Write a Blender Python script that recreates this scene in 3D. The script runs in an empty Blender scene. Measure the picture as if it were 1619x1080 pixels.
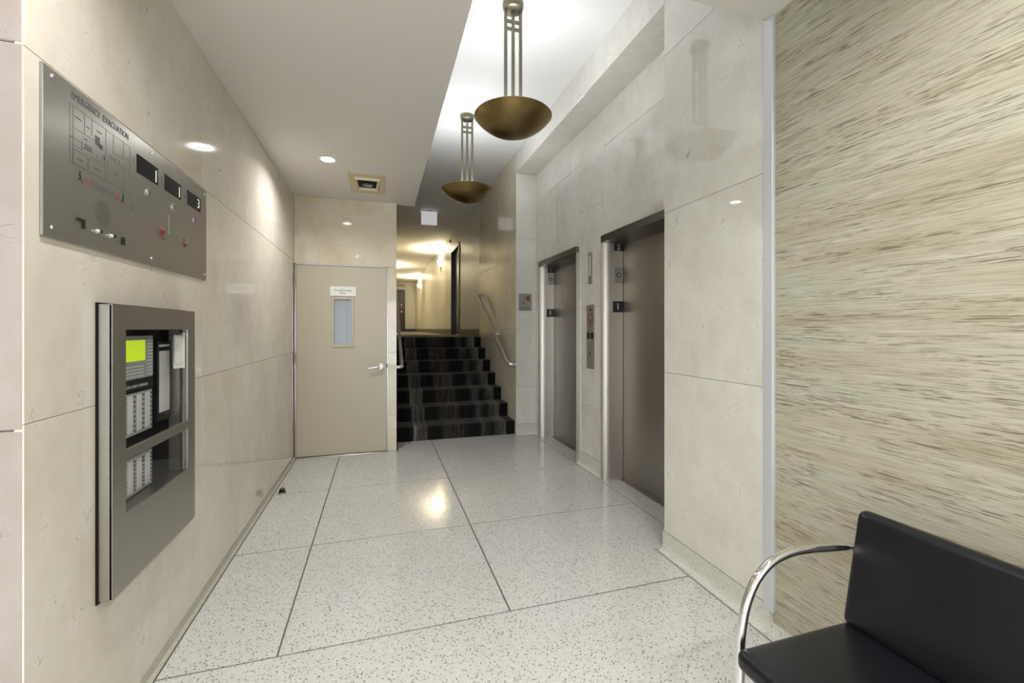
import bpy, bmesh, math, random
from mathutils import Vector, Matrix
random.seed(7)
S = bpy.context.scene
COL = S.collection
R = math.radians

# ------------------------------------------------------------------ camera
cam_d = bpy.data.cameras.new('camera')
cam = bpy.data.objects.new('camera', cam_d)
COL.objects.link(cam)
S.camera = cam
FPX = 690.0
cam_d.sensor_fit = 'HORIZONTAL'
cam_d.sensor_width = 36.0
cam_d.lens = 36.0 * FPX / 1619.0
cam_d.shift_y = -20.0 / 1619.0
cam_d.clip_start = 0.02
cam_d.clip_end = 200
cam.location = (0, 0, 1.38)
cam.rotation_euler = (R(90), 0, -math.atan(209.5 / FPX))

# ------------------------------------------------------------------ world + exposure
W = bpy.data.worlds.new('world')
S.world = W
W.use_nodes = True
bg = W.node_tree.nodes['Background']
bg.inputs[0].default_value = (0.86, 0.93, 1.0, 1)
bg.inputs[1].default_value = 3.6
S.view_settings.view_transform = 'Standard'
S.view_settings.look = 'None'
S.view_settings.gamma = 1.0
S.view_settings.use_curve_mapping = False
S.view_settings.exposure = 0.9
S.cycles.max_bounces = 8
S.cycles.diffuse_bounces = 5
S.cycles.glossy_bounces = 3
S.cycles.transparent_max_bounces = 6
S.cycles.caustics_reflective = False
S.cycles.caustics_refractive = False

CEIL = 2.80      # lobby ceiling
HIGH = 3.68      # raised ceiling over the lift lobby and the corridor
LX = -0.87       # left stone wall face
DY = 5.11        # wall with the service door
RX = 1.70        # pillar, fascia and stair wall face
EX = 1.98        # lift wall face
STX = 0.185      # left edge of the stair void
LAND = 1.238     # upper corridor floor

# ------------------------------------------------------------------ helpers
def tag(o, label=None, cat=None, group=None, kind=None):
    if label: o['label'] = label
    if cat: o['category'] = cat
    if group: o['group'] = group
    if kind: o['kind'] = kind
    return o

def empty(name, loc, label=None, cat=None, group=None, kind=None):
    o = bpy.data.objects.new(name, None)
    o.empty_display_size = 0.1
    o.location = loc
    COL.objects.link(o)
    return tag(o, label, cat, group, kind)

def wloc(o):
    v = Vector((0, 0, 0))
    while o:
        v += o.location
        o = o.parent
    return v

def smooth(me, ang=35):
    for p in me.polygons: p.use_smooth = True
    try:
        me.set_sharp_from_angle(angle=R(ang))
    except Exception:
        pass

def obj(name, bm, m, parent=None, sm=True, base=False):
    """link a bmesh given in world coordinates as one mesh object"""
    bmesh.ops.recalc_face_normals(bm, faces=bm.faces)
    me = bpy.data.meshes.new(name)
    bm.to_mesh(me); bm.free()
    o = bpy.data.objects.new(name, me)
    COL.objects.link(o)
    off = Vector((0, 0, 0))
    if parent:
        o.parent = parent
        off = wloc(parent)
    elif base:
        xs = [v.co for v in me.vertices]
        mn = Vector((min(v.x for v in xs), min(v.y for v in xs), min(v.z for v in xs)))
        mx = Vector((max(v.x for v in xs), max(v.y for v in xs), max(v.z for v in xs)))
        off = Vector(((mn.x + mx.x) / 2, (mn.y + mx.y) / 2, mn.z))
        o.location = off
    me.transform(Matrix.Translation(-off))
    if m: me.materials.append(m)
    if sm: smooth(me)
    return o

def box(bm, x0, x1, y0, y1, z0, z1, bev=0.0, seg=2):
    g = bmesh.ops.create_cube(bm, size=1.0)
    vs = g['verts']
    for v in vs:
        v.co = Vector((x0 + (v.co.x + .5) * (x1 - x0), y0 + (v.co.y + .5) * (y1 - y0), z0 + (v.co.z + .5) * (z1 - z0)))
    if bev > 0:
        es = list({e for v in vs for e in v.link_edges})
        bmesh.ops.bevel(bm, geom=es, offset=bev, segments=seg, profile=0.5, affect='EDGES')
    return bm

def B(*a, **k):
    return box(bmesh.new(), *a, **k)

def prism(pts, axis, a0, a1, bm=None, bev=0.0, seg=2):
    """extrude a 2-D outline along an axis; pts are the two other coordinates in xyz order"""
    bm = bm or bmesh.new()
    def mk(p, a):
        if axis == 'x': return (a, p[0], p[1])
        if axis == 'y': return (p[0], a, p[1])
        return (p[0], p[1], a)
    lo = [bm.verts.new(mk(p, a0)) for p in pts]
    hi = [bm.verts.new(mk(p, a1)) for p in pts]
    f = [bm.faces.new(lo), bm.faces.new(hi)]
    n = len(pts)
    for i in range(n):
        f.append(bm.faces.new((lo[i], lo[(i + 1) % n], hi[(i + 1) % n], hi[i])))
    if bev > 0:
        es = list({e for q in f for e in q.edges})
        bmesh.ops.bevel(bm, geom=es, offset=bev, segments=seg, profile=0.5, affect='EDGES')
    return bm

def tube(path, r, bm=None, n=12, cap=True):
    bm = bm or bmesh.new()
    P = [Vector(p) for p in path]
    T = []
    for i in range(len(P)):
        a = P[max(i - 1, 0)]; b = P[min(i + 1, len(P) - 1)]
        T.append((b - a).normalized())
    up = Vector((0, 0, 1)) if abs(T[0].z) < .9 else Vector((0, 1, 0))
    u = T[0].cross(up).normalized()
    rings = []
    for i, p in enumerate(P):
        u = (u - T[i] * u.dot(T[i])).normalized()
        w = T[i].cross(u)
        rr = r[i] if isinstance(r, (list, tuple)) else r
        rings.append([bm.verts.new(p + (u * math.cos(2 * math.pi * k / n) + w * math.sin(2 * math.pi * k / n)) * rr) for k in range(n)])
    for i in range(len(P) - 1):
        for k in range(n):
            bm.faces.new((rings[i][k], rings[i][(k + 1) % n], rings[i + 1][(k + 1) % n], rings[i + 1][k]))
    if cap:
        bm.faces.new(rings[0]); bm.faces.new(rings[-1])
    return bm

def fillet(pts, rads, n=8):
    """round the corners of a polyline"""
    P = [Vector(p) for p in pts]
    out = [P[0]]
    for i in range(1, len(P) - 1):
        r = rads[i - 1] if isinstance(rads, (list, tuple)) else rads
        a = (P[i - 1] - P[i]).normalized(); b = (P[i + 1] - P[i]).normalized()
        ang = a.angle(b)
        d = min(r / math.tan(ang / 2), (P[i - 1] - P[i]).length * .49, (P[i + 1] - P[i]).length * .49)
        s, e = P[i] + a * d, P[i] + b * d
        for k in range(n + 1):
            t = k / n
            out.append((1 - t) ** 2 * s + 2 * t * (1 - t) * P[i] + t * t * e)
    out.append(P[-1])
    return out

def lathe(prof, c, n=48, axis='z', bm=None, close=False):
    """prof: (radius, height) pairs; revolved round an axis through c"""
    bm = bm or bmesh.new()
    c = Vector(c)
    def mk(r, h, a):
        x, y = r * math.cos(a), r * math.sin(a)
        if axis == 'z': return c + Vector((x, y, h))
        if axis == 'y': return c + Vector((x, h, y))
        return c + Vector((h, x, y))
    rings = []
    for r, h in prof:
        if r < 1e-6: rings.append([bm.verts.new(mk(0, h, 0))])
        else: rings.append([bm.verts.new(mk(r, h, 2 * math.pi * k / n)) for k in range(n)])
    for i in range(len(rings) - 1):
        A, Bq = rings[i], rings[i + 1]
        for k in range(n):
            a, b = A[k % len(A)], A[(k + 1) % len(A)]
            d, e = Bq[k % len(Bq)], Bq[(k + 1) % len(Bq)]
            vs = []
            for v in (a, b, e, d):
                if v not in vs: vs.append(v)
            if len(vs) > 2: bm.faces.new(vs)
    return bm

def disc(c, r, t, axis='x', n=24, bm=None):
    """solid disc of thickness t starting at c along the axis"""
    return lathe([(0, 0), (r, 0), (r, t), (0, t)], c, n, axis, bm)

def text_bm(s, size, origin, right, up, depth=0.0006, align='CENTER', wide=1.0, bm=None, thin=0.0):
    """lettering laid on a plane given by its right and up vectors"""
    cu = bpy.data.curves.new('lettering', 'FONT')
    cu.body = s; cu.size = size; cu.align_x = align; cu.align_y = 'CENTER'
    cu.extrude = depth; cu.offset = thin; cu.resolution_u = 2
    o = bpy.data.objects.new('lettering', cu)
    COL.objects.link(o)
    dg = bpy.context.evaluated_depsgraph_get()
    me = bpy.data.meshes.new_from_object(o.evaluated_get(dg))
    rt, u = Vector(right), Vector(up)
    nrm = rt.cross(u)
    M = Matrix((rt * wide, u, nrm)).transposed().to_4x4()
    M.translation = Vector(origin)
    me.transform(M)
    bm = bm or bmesh.new()
    bm.from_mesh(me)
    bpy.data.objects.remove(o); bpy.data.curves.remove(cu); bpy.data.meshes.remove(me)
    return bm

# ------------------------------------------------------------------ materials
def newmat(name):
    m = bpy.data.materials.new(name); m.use_nodes = True
    nt = m.node_tree
    return m, nt, nt.nodes['Principled BSDF']

def N(nt, t, **kw):
    n = nt.nodes.new(t)
    for k, v in kw.items():
        if k.startswith('i_'): n.inputs[k[2:].replace('_', ' ')].default_value = v
        else: setattr(n, k, v)
    return n

def ramp(nt, stops, interp='LINEAR'):
    r = nt.nodes.new('ShaderNodeValToRGB')
    r.color_ramp.interpolation = interp
    e = r.color_ramp.elements
    while len(e) > 1: e.remove(e[-1])
    e[0].position, e[0].color = stops[0][0], (*stops[0][1], 1)
    for p, c in stops[1:]:
        q = e.new(p); q.color = (*c, 1)
    return r

def mix(nt, fac, a, b, mode='MIX'):
    n = nt.nodes.new('ShaderNodeMix'); n.data_type = 'RGBA'; n.blend_type = mode
    for s, v in ((0, fac), (6, a), (7, b)):
        if hasattr(v, 'is_linked') or isinstance(v, bpy.types.NodeSocket): nt.links.new(v, n.inputs[s])
        else: n.inputs[s].default_value = v if s == 0 else (*v, 1)
    return n.outputs[2]

def coords(nt, scale=(1, 1, 1), rnd=False):
    t = nt.nodes.new('ShaderNodeTexCoord')
    mp = nt.nodes.new('ShaderNodeMapping')
    mp.inputs['Scale'].default_value = scale
    nt.links.new(t.outputs['Object'], mp.inputs['Vector'])
    if rnd:
        oi = nt.nodes.new('ShaderNodeObjectInfo')
        c = nt.nodes.new('ShaderNodeCombineXYZ')
        k = nt.nodes.new('ShaderNodeMath'); k.operation = 'MULTIPLY'; k.inputs[1].default_value = 37.0
        nt.links.new(oi.outputs['Random'], k.inputs[0])
        for i in range(3): nt.links.new(k.outputs[0], c.inputs[i])
        nt.links.new(c.outputs[0], mp.inputs['Location'])
    return mp.outputs['Vector']

def plain(name, col, rough=.5, metal=0.0, spec=.5, bump=0, bscale=200, coat=0):
    m, nt, p = newmat(name)
    p.inputs['Base Color'].default_value = (*col, 1)
    p.inputs['Roughness'].default_value = rough
    p.inputs['Metallic'].default_value = metal
    p.inputs['Specular IOR Level'].default_value = spec
    p.inputs['Coat Weight'].default_value = coat
    if bump:
        n = N(nt, 'ShaderNodeTexNoise'); n.inputs['Scale'].default_value = bscale
        n.inputs['Detail'].default_value = 4
        nt.links.new(coords(nt), n.inputs['Vector'])
        b = N(nt, 'ShaderNodeBump'); b.inputs['Strength'].default_value = bump; b.inputs['Distance'].default_value = .002
        nt.links.new(n.outputs['Fac'], b.inputs['Height'])
        nt.links.new(b.outputs['Normal'], p.inputs['Normal'])
    return m

def emit(name, col, strength):
    m, nt, p = newmat(name)
    p.inputs['Base Color'].default_value = (*col, 1)
    p.inputs['Emission Color'].default_value = (*col, 1)
    p.inputs['Emission Strength'].default_value = strength
    return m

def marble(name, c0, c1, c2, rough=.06):
    m, nt, p = newmat(name)
    L = nt.links.new
    v = coords(nt, (1, 1, .8), True)
    n1 = N(nt, 'ShaderNodeTexNoise'); n1.inputs['Scale'].default_value = 1.9; n1.inputs['Detail'].default_value = 6; n1.inputs['Roughness'].default_value = .62; n1.inputs['Distortion'].default_value = .5
    L(v, n1.inputs['Vector'])
    r1 = ramp(nt, [(.33, c1), (.5, c0), (.68, c2)])
    L(n1.outputs['Fac'], r1.inputs[0])
    # fine cloudy mottling
    n2 = N(nt, 'ShaderNodeTexNoise'); n2.inputs['Scale'].default_value = 9; n2.inputs['Detail'].default_value = 7; n2.inputs['Roughness'].default_value = .65
    L(v, n2.inputs['Vector'])
    r2 = ramp(nt, [(.35, (.93, .91, .88)), (.62, (1, 1, 1))])
    L(n2.outputs['Fac'], r2.inputs[0])
    col = mix(nt, 1.0, r1.outputs[0], r2.outputs[0], 'MULTIPLY')
    # short brown fossil flecks, scattered
    n3 = N(nt, 'ShaderNodeTexNoise'); n3.inputs['Scale'].default_value = 5.0; n3.inputs['Detail'].default_value = 3; n3.inputs['Distortion'].default_value = 2.4
    L(v, n3.inputs['Vector'])
    r3 = ramp(nt, [(.493, (0, 0, 0)), (.5, (1, 1, 1)), (.507, (0, 0, 0))])
    L(n3.outputs['Fac'], r3.inputs[0])
    n4 = N(nt, 'ShaderNodeTexNoise'); n4.inputs['Scale'].default_value = 9; n4.inputs['Detail'].default_value = 2
    L(v, n4.inputs['Vector'])
    r4 = ramp(nt, [(.57, (0, 0, 0)), (.64, (1, 1, 1))])
    L(n4.outputs['Fac'], r4.inputs[0])
    f = N(nt, 'ShaderNodeMath', operation='MULTIPLY'); L(r3.outputs[0], f.inputs[0]); L(r4.outputs[0], f.inputs[1])
    f2 = N(nt, 'ShaderNodeMath', operation='MULTIPLY'); L(f.outputs[0], f2.inputs[0]); f2.inputs[1].default_value = .75
    col = mix(nt, f2.outputs[0], col, (.20, .155, .10))
    L(col, p.inputs['Base Color'])
    p.inputs['Roughness'].default_value = rough
    p.inputs['Specular IOR Level'].default_value = .55
    return m

def terrazzo(name, c0, dark, scale=95, rough=.17, lo=.80):
    m, nt, p = newmat(name)
    L = nt.links.new
    v = coords(nt)
    vo = N(nt, 'ShaderNodeTexVoronoi'); vo.inputs['Scale'].default_value = scale
    L(v, vo.inputs['Vector'])
    sep = N(nt, 'ShaderNodeSeparateColor'); L(vo.outputs['Color'], sep.inputs[0])
    # per chip tone
    r = ramp(nt, [(0, tuple(c * .93 for c in c0)), (.45, c0), (.8, tuple(min(1, c * 1.06) for c in c0))])
    L(sep.outputs[0], r.inputs[0])
    chip = ramp(nt, [(lo, (0, 0, 0)), (lo + .02, (1, 1, 1))]); L(sep.outputs[1], chip.inputs[0])
    edge = ramp(nt, [(.30, (1, 1, 1)), (.44, (0, 0, 0))]); L(vo.outputs['Distance'], edge.inputs[0])
    f = N(nt, 'ShaderNodeMath', operation='MULTIPLY'); L(chip.outputs[0], f.inputs[0]); L(edge.outputs[0], f.inputs[1])
    dk = ramp(nt, [(0, tuple(d * .5 for d in dark)), (.3, dark), (1, tuple(min(1, d * 2.2) for d in dark))]); L(sep.outputs[2], dk.inputs[0])
    col = mix(nt, f.outputs[0], r.outputs[0], dk.outputs[0])
    n = N(nt, 'ShaderNodeTexNoise'); n.inputs['Scale'].default_value = 1.6; n.inputs['Detail'].default_value = 4
    L(v, n.inputs['Vector'])
    r2 = ramp(nt, [(.3, (.93, .93, .91)), (.7, (1, 1, 1))]); L(n.outputs['Fac'], r2.inputs[0])
    col = mix(nt, 1.0, col, r2.outputs[0], 'MULTIPLY')
    L(col, p.inputs['Base Color'])
    p.inputs['Roughness'].default_value = rough
    return m

def brushed(name, col, rough=.3, aniso=.5, stretch=(3, 3, 220), amt=.06):
    m, nt, p = newmat(name)
    L = nt.links.new
    n = N(nt, 'ShaderNodeTexNoise'); n.inputs['Scale'].default_value = 4; n.inputs['Detail'].default_value = 5
    L(coords(nt, stretch), n.inputs['Vector'])
    r = ramp(nt, [(.3, tuple(c * (1 - amt) for c in col)), (.7, tuple(min(1, c * (1 + amt)) for c in col))])
    L(n.outputs['Fac'], r.inputs[0]); L(r.outputs[0], p.inputs['Base Color'])
    mr = N(nt, 'ShaderNodeMapRange'); mr.inputs['To Min'].default_value = rough * .85; mr.inputs['To Max'].default_value = rough * 1.15
    L(n.outputs['Fac'], mr.inputs['Value']); L(mr.outputs[0], p.inputs['Roughness'])
    p.inputs['Metallic'].default_value = 1
    p.inputs['Anisotropic'].default_value = aniso
    if aniso:
        t = N(nt, 'ShaderNodeTangent'); t.direction_type = 'RADIAL'; t.axis = 'Z'
        L(t.outputs[0], p.inputs['Tangent'])
    return m

def grasscloth(name):
    m, nt, p = newmat(name)
    L = nt.links.new
    # fibres run along y; each layer is noise stretched in that direction
    def ns(sy, sz, det=4, rgh=.5):
        n = N(nt, 'ShaderNodeTexNoise'); n.inputs['Scale'].default_value = 1.0; n.inputs['Detail'].default_value = det; n.inputs['Roughness'].default_value = rgh
        L(coords(nt, (1, sy, sz)), n.inputs['Vector'])
        return n.outputs['Fac']
    a = ns(6, 190, 4, .6)
    r = ramp(nt, [(.30, (.35, .325, .255)), (.45, (.43, .41, .335)), (.58, (.475, .46, .385)), (.75, (.55, .54, .475))]); L(a, r.inputs[0])
    b = ns(.8, 9, 3)
    rb = ramp(nt, [(.32, (.84, .79, .70)), (.48, (1, .985, .94)), (.62, (.93, .97, .92)), (.75, (1.04, 1.03, 1.0))]); L(b, rb.inputs[0])
    col = mix(nt, 1.0, r.outputs[0], rb.outputs[0], 'MULTIPLY')
    # short dark slubs gathered in drifts
    d = ns(2.2, 24, 2)
    rd = ramp(nt, [(.36, (.08, .08, .08)), (.58, (1, 1, 1))]); L(d, rd.inputs[0])
    for sy, sz, lo, hi, k in ((7, 230, .595, .63, .85), (15, 300, .60, .635, .85)):
        c = ns(sy, sz, 2)
        rc = ramp(nt, [(lo, (0, 0, 0)), (hi, (1, 1, 1))]); L(c, rc.inputs[0])
        f = N(nt, 'ShaderNodeMath', operation='MULTIPLY'); L(rc.outputs[0], f.inputs[0]); L(rd.outputs[0], f.inputs[1])
        f2 = N(nt, 'ShaderNodeMath', operation='MULTIPLY'); L(f.outputs[0], f2.inputs[0]); f2.inputs[1].default_value = k
        col = mix(nt, f2.outputs[0], col, (.16, .135, .095))
    L(col, p.inputs['Base Color'])
    bp = N(nt, 'ShaderNodeBump'); bp.inputs['Strength'].default_value = .25; bp.inputs['Distance'].default_value = .0015
    L(a, bp.inputs['Height']); L(bp.outputs[0], p.inputs['Normal'])
    p.inputs['Roughness'].default_value = .75
    p.inputs['Specular IOR Level'].default_value = .2
    return m

def carpet(name):
    m, nt, p = newmat(name)
    L = nt.links.new
    t = N(nt, 'ShaderNodeTexCoord')
    sp = N(nt, 'ShaderNodeSeparateXYZ'); L(t.outputs['Object'], sp.inputs[0])
    mr = N(nt, 'ShaderNodeMapRange'); mr.inputs['From Min'].default_value = .19 - .94; mr.inputs['From Max'].default_value = 1.70 - .94
    L(sp.outputs['X'], mr.inputs['Value'])
    k, d, g, b, h = (.004, .004, .005), (.011, .0105, .0105), (.055, .051, .046), (.044, .034, .027), (.135, .12, .10)
    r = ramp(nt, [(0, k), (.10, k), (.115, d), (.133, k), (.14, h), (.235, g), (.245, h), (.252, d), (.33, k), (.37, d), (.385, b), (.55, b), (.565, d), (.66, k), (.69, d), (.72, g), (.80, d), (.84, g), (.915, h), (.925, k), (1, k)], 'LINEAR')
    L(mr.outputs[0], r.inputs[0])
    # fine streaks along the run of the runner
    n = N(nt, 'ShaderNodeTexNoise'); n.inputs['Scale'].default_value = 1; n.inputs['Detail'].default_value = 5
    L(coords(nt, (110, 2.2, 3.5)), n.inputs['Vector'])
    rs = ramp(nt, [(.36, (.25, .25, .25)), (.5, (.8, .8, .8)), (.66, (1.6, 1.6, 1.6))]); L(n.outputs['Fac'], rs.inputs[0])
    col = mix(nt, 1.0, r.outputs[0], rs.outputs[0], 'MULTIPLY')
    n2 = N(nt, 'ShaderNodeTexNoise'); n2.inputs['Scale'].default_value = 1; n2.inputs['Detail'].default_value = 2
    L(coords(nt, (9, 1.3, 2.0)), n2.inputs['Vector'])
    r2 = ramp(nt, [(.35, (.55, .55, .55)), (.6, (1.15, 1.15, 1.15))]); L(n2.outputs['Fac'], r2.inputs[0])
    col = mix(nt, 1.0, col, r2.outputs[0], 'MULTIPLY')
    L(col, p.inputs['Base Color'])
    p.inputs['Roughness'].default_value = .9
    p.inputs['Specular IOR Level'].default_value = .15
    p.inputs['Sheen Weight'].default_value = .12
    bn = N(nt, 'ShaderNodeTexNoise'); bn.inputs['Scale'].default_value = 420
    L(t.outputs['Object'], bn.inputs['Vector'])
    bp = N(nt, 'ShaderNodeBump'); bp.inputs['Strength'].default_value = .4; bp.inputs['Distance'].default_value = .003
    L(bn.outputs['Fac'], bp.inputs['Height']); L(bp.outputs[0], p.inputs['Normal'])
    return m

def leather(name):
    m, nt, p = newmat(name)
    L = nt.links.new
    v = N(nt, 'ShaderNodeTexVoronoi'); v.inputs['Scale'].default_value = 520
    L(coords(nt), v.inputs['Vector'])
    n = N(nt, 'ShaderNodeTexNoise'); n.inputs['Scale'].default_value = 5; n.inputs['Detail'].default_value = 3
    L(coords(nt), n.inputs['Vector'])
    mr = N(nt, 'ShaderNodeMapRange'); mr.inputs['To Min'].default_value = .22; mr.inputs['To Max'].default_value = .38
    L(n.outputs['Fac'], mr.inputs['Value']); L(mr.outputs[0], p.inputs['Roughness'])
    p.inputs['Base Color'].default_value = (.006, .006, .0085, 1)
    p.inputs['Specular IOR Level'].default_value = .42
    b = N(nt, 'ShaderNodeBump'); b.inputs['Strength'].default_value = .08; b.inputs['Distance'].default_value = .001
    L(v.outputs['Distance'], b.inputs['Height'])
    b2 = N(nt, 'ShaderNodeBump'); b2.inputs['Strength'].default_value = .05; b2.inputs['Distance'].default_value = .02
    L(n.outputs['Fac'], b2.inputs['Height']); L(b.outputs[0], b2.inputs['Normal']); L(b2.outputs[0], p.inputs['Normal'])
    return m

def glass(name, col=(1, 1, 1), rough=0.0, alpha=.12):
    """thin pane: mostly clear, with a real mirror reflection"""
    m = bpy.data.materials.new(name); m.use_nodes = True
    nt = m.node_tree; nt.nodes.clear()
    o = nt.nodes.new('ShaderNodeOutputMaterial')
    tr = nt.nodes.new('ShaderNodeBsdfTransparent'); tr.inputs[0].default_value = (*col, 1)
    gl = nt.nodes.new('ShaderNodeBsdfGlossy'); gl.inputs['Roughness'].default_value = rough
    fr = nt.nodes.new('ShaderNodeFresnel'); fr.inputs[0].default_value = 1.45
    mx = nt.nodes.new('ShaderNodeMixShader')
    ge = nt.nodes.new('ShaderNodeNewGeometry')
    iv = nt.nodes.new('ShaderNodeMath'); iv.operation = 'SUBTRACT'; iv.inputs[0].default_value = 1.0; nt.links.new(ge.outputs['Backfacing'], iv.inputs[1])
    ml_ = nt.nodes.new('ShaderNodeMath'); ml_.operation = 'MULTIPLY'; nt.links.new(iv.outputs[0], ml_.inputs[0]); nt.links.new(fr.outputs[0], ml_.inputs[1])
    nt.links.new(ml_.outputs[0], mx.inputs[0]); nt.links.new(tr.outputs[0], mx.inputs[1]); nt.links.new(gl.outputs[0], mx.inputs[2])
    nt.links.new(mx.outputs[0], o.inputs[0])
    return m

MARB = marble('cream_marble', (.71, .665, .59), (.655, .605, .525), (.745, .71, .645))
MARBY = marble('warm_cream_marble', (.68, .615, .485), (.60, .535, .405), (.73, .675, .56))
MARBG = marble('pale_grey_marble', (.675, .665, .615), (.625, .61, .555), (.715, .71, .67), .03)
MARBP = marble('pink_marble', (.40, .35, .335), (.35, .30, .285), (.44, .395, .38), .4)
GROUT = plain('grout', (.40, .36, .30), .8)
TERR = terrazzo('terrazzo', (.575, .575, .56), (.13, .125, .115), 118, .115, .70)
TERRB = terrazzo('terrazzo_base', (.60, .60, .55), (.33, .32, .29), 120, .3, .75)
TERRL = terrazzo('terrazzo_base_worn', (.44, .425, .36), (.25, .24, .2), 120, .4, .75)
STRIPM = plain('divider_metal', (.17, .165, .155), .5, .6)
PAINT = plain('white_paint', (.80, .795, .785), .7, spec=.25, bump=.03, bscale=60)
SOFF = plain('warm_white_paint', (.74, .715, .675), .55, spec=.3, bump=.03, bscale=60)
CORW = plain('cream_wall_paint', (.74, .71, .62), .32, bump=.04, bscale=30)
DOORP = plain('beige_door_paint', (.49, .445, .34), .38, bump=.05, bscale=25)
BLACK = plain('black_paint', (.010, .010, .011), .35)
BLACKM = plain('matt_black', (.006, .006, .006), .7, spec=.2)
DKBASE = plain('dark_base', (.04, .036, .032), .35)
STEEL = brushed('brushed_steel', (.50, .49, .465), .34, .65)
STEELV = brushed('satin_door_steel', (.37, .34, .305), .36, .35, (220, 220, 3), .03)
STEELJ = brushed('satin_jamb_steel', (.56, .525, .48), .42, 0, (500, 500, 2), .015)
CABST = brushed('cabinet_steel', (.44, .415, .38), .38, .4)
CHROME = plain('chrome', (.86, .86, .87), .05, 1.0)
RAILM = plain('satin_rail_metal', (.80, .80, .79), .28, .85)
SATIN = plain('satin_chrome', (.70, .70, .69), .22, 1.0)
ALU = plain('aluminium', (.60, .62, .65), .38, .35)
BRONZE = plain('bronze', (.25, .175, .075), .34, 1.0, bump=.03, bscale=300)
BRONZE2 = plain('aged_brass', (.20, .185, .13), .4, .8)
GRASS = grasscloth('grasscloth')
CARPET = carpet('striped_carpet')
CORCARP = plain('corridor_carpet', (.19, .165, .13), .9, spec=.1, bump=.3, bscale=300)
LEATH = leather('black_leather')
WHITE = plain('white_plastic', (.80, .80, .81), .45)
PAPER = plain('paper', (.83, .82, .80), .7)
INK = plain('black_ink', (.02, .02, .02), .6)
ENGR = plain('engraved_fill', (.085, .085, .085), .6)
RED = plain('red_enamel', (.22, .035, .03), .4)
FLAME = plain('dark_red_print', (.16, .035, .028), .5)
PINKM = plain('red_etch', (.27, .075, .065), .6)
GREYM = plain('grey_module', (.42, .43, .44), .45)
LIGHTG = plain('pale_label_card', (.72, .73, .72), .5)
LCD = emit('lcd_green', (.47, .66, .02), .40)
DIGIT = emit('segment_display', (.75, .78, .62), .3)
YELT = plain('yellowed_plastic', (.62, .53, .34), .45)
CREAMT = plain('cream_plastic', (.78, .70, .54), .4)
PLATEST = plain('plate_steel', (.34, .32, .285), .4, .5)
CLEAR = glass('clear_glass')
FROST = plain('frosted_glass', (.21, .23, .255), .22, coat=.3)
LENS = plain('blue_lens', (.45, .58, .66), .1)
LAMPON = emit('lamp_lens', (1.0, .97, .92), 15)
SCONCE = emit('sconce_shade', (1.0, .93, .76), 2.0)
DKDOOR = plain('dark_brown_door', (.022, .019, .017), .3)
DKSTEEL = plain('dark_head_steel', (.20, .185, .165), .3, 1.0)

# ------------------------------------------------------------------ the setting
G = .0010   # half width of a stone joint

def slabs(parent, plane, face, depth, rects, m, bev=.0012):
    """stone slabs as pieces of a wall: plane 'x' or 'y', face coordinate, depth signed away from the room"""
    for (a0, a1, z0, z1) in rects:
        a0 += G; a1 -= G; z0 += G; z1 -= G
        if plane == 'x':
            bm = B(min(face, face + depth), max(face, face + depth), a0, a1, z0, z1, bev=bev, seg=1)
        else:
            bm = B(a0, a1, min(face, face + depth), max(face, face + depth), z0, z1, bev=bev, seg=1)
        obj('stone_slab', bm, m, parent)

# floor --------------------------------------------------------------
fl = obj('floor', B(-4.2, 2.3, -6.2, 5.6, -.12, -.0025), STRIPM, None)
tag(fl, 'speckled pale terrazzo floor divided by thin dark metal strips', 'floor', kind='structure')
def panel(pts):
    g = .0042
    cx = sum(p[0] for p in pts) / len(pts); cy = sum(p[1] for p in pts) / len(pts)
    n = len(pts)
    q = []
    for i in range(n):     # inset every edge by g (axis-aligned outlines, counter-clockwise)
        p, a, b = Vector(pts[i]), Vector(pts[i - 1]), Vector(pts[(i + 1) % n])
        e1 = (p - a).normalized(); e2 = (b - p).normalized()
        n1 = Vector((-e1.y, e1.x)); n2 = Vector((-e2.y, e2.x))
        q.append(tuple(p + (n1 + n2) * g))
    obj('terrazzo_panel', prism(q, 'z', -.02, 0), TERR, fl, sm=False)
def rect(x0, x1, y0, y1): return [(x0, y0), (x1, y0), (x1, y1), (x0, y1)]
for y0, y1 in ((2.045, 3.03), (3.03, 4.045), (4.045, DY)):
    panel(rect(-.845, -.413, y0, y1))
panel(rect(-.413, .612, 2.045, 3.03)); panel(rect(-.413, .612, 3.03, 4.045))
panel([(-.413, 4.045), (.612, 4.045), (.612, 5.06), (.20, 5.06), (.20, DY), (-.413, DY)])
panel([(.612, 2.045), (1.655, 2.045), (1.655, 2.353), (1.925, 2.353), (1.925, 3.03), (.612, 3.03)])
panel(rect(.612, 1.925, 3.03, 4.045)); panel(rect(.612, 1.925, 4.045, 5.06))
panel(rect(.20, .612, 5.06, 5.60)); panel([(.612, 5.06), (1.925, 5.06), (1.925, 5.45), (1.72, 5.45), (1.72, 5.6), (.612, 5.6)])
panel(rect(1.925, 2.2, 2.353, 5.45))
panel(rect(-.90, -.845, 1.43, DY))
panel(rect(-.845, 1.655, 1.0, 2.045)); panel(rect(1.655, 1.74, 0, 2.353))
panel(rect(-4.1, -.845, 0, 1.43)); panel(rect(-.845, 1.655, 0, 1.0))
for k in range(3):
    for a, b in ((-4.1, -2.4), (-2.4, -.845), (-.845, .4), (.4, 1.74)):
        panel(rect(a, b, -6 + 2 * k, -4 + 2 * k))

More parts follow.
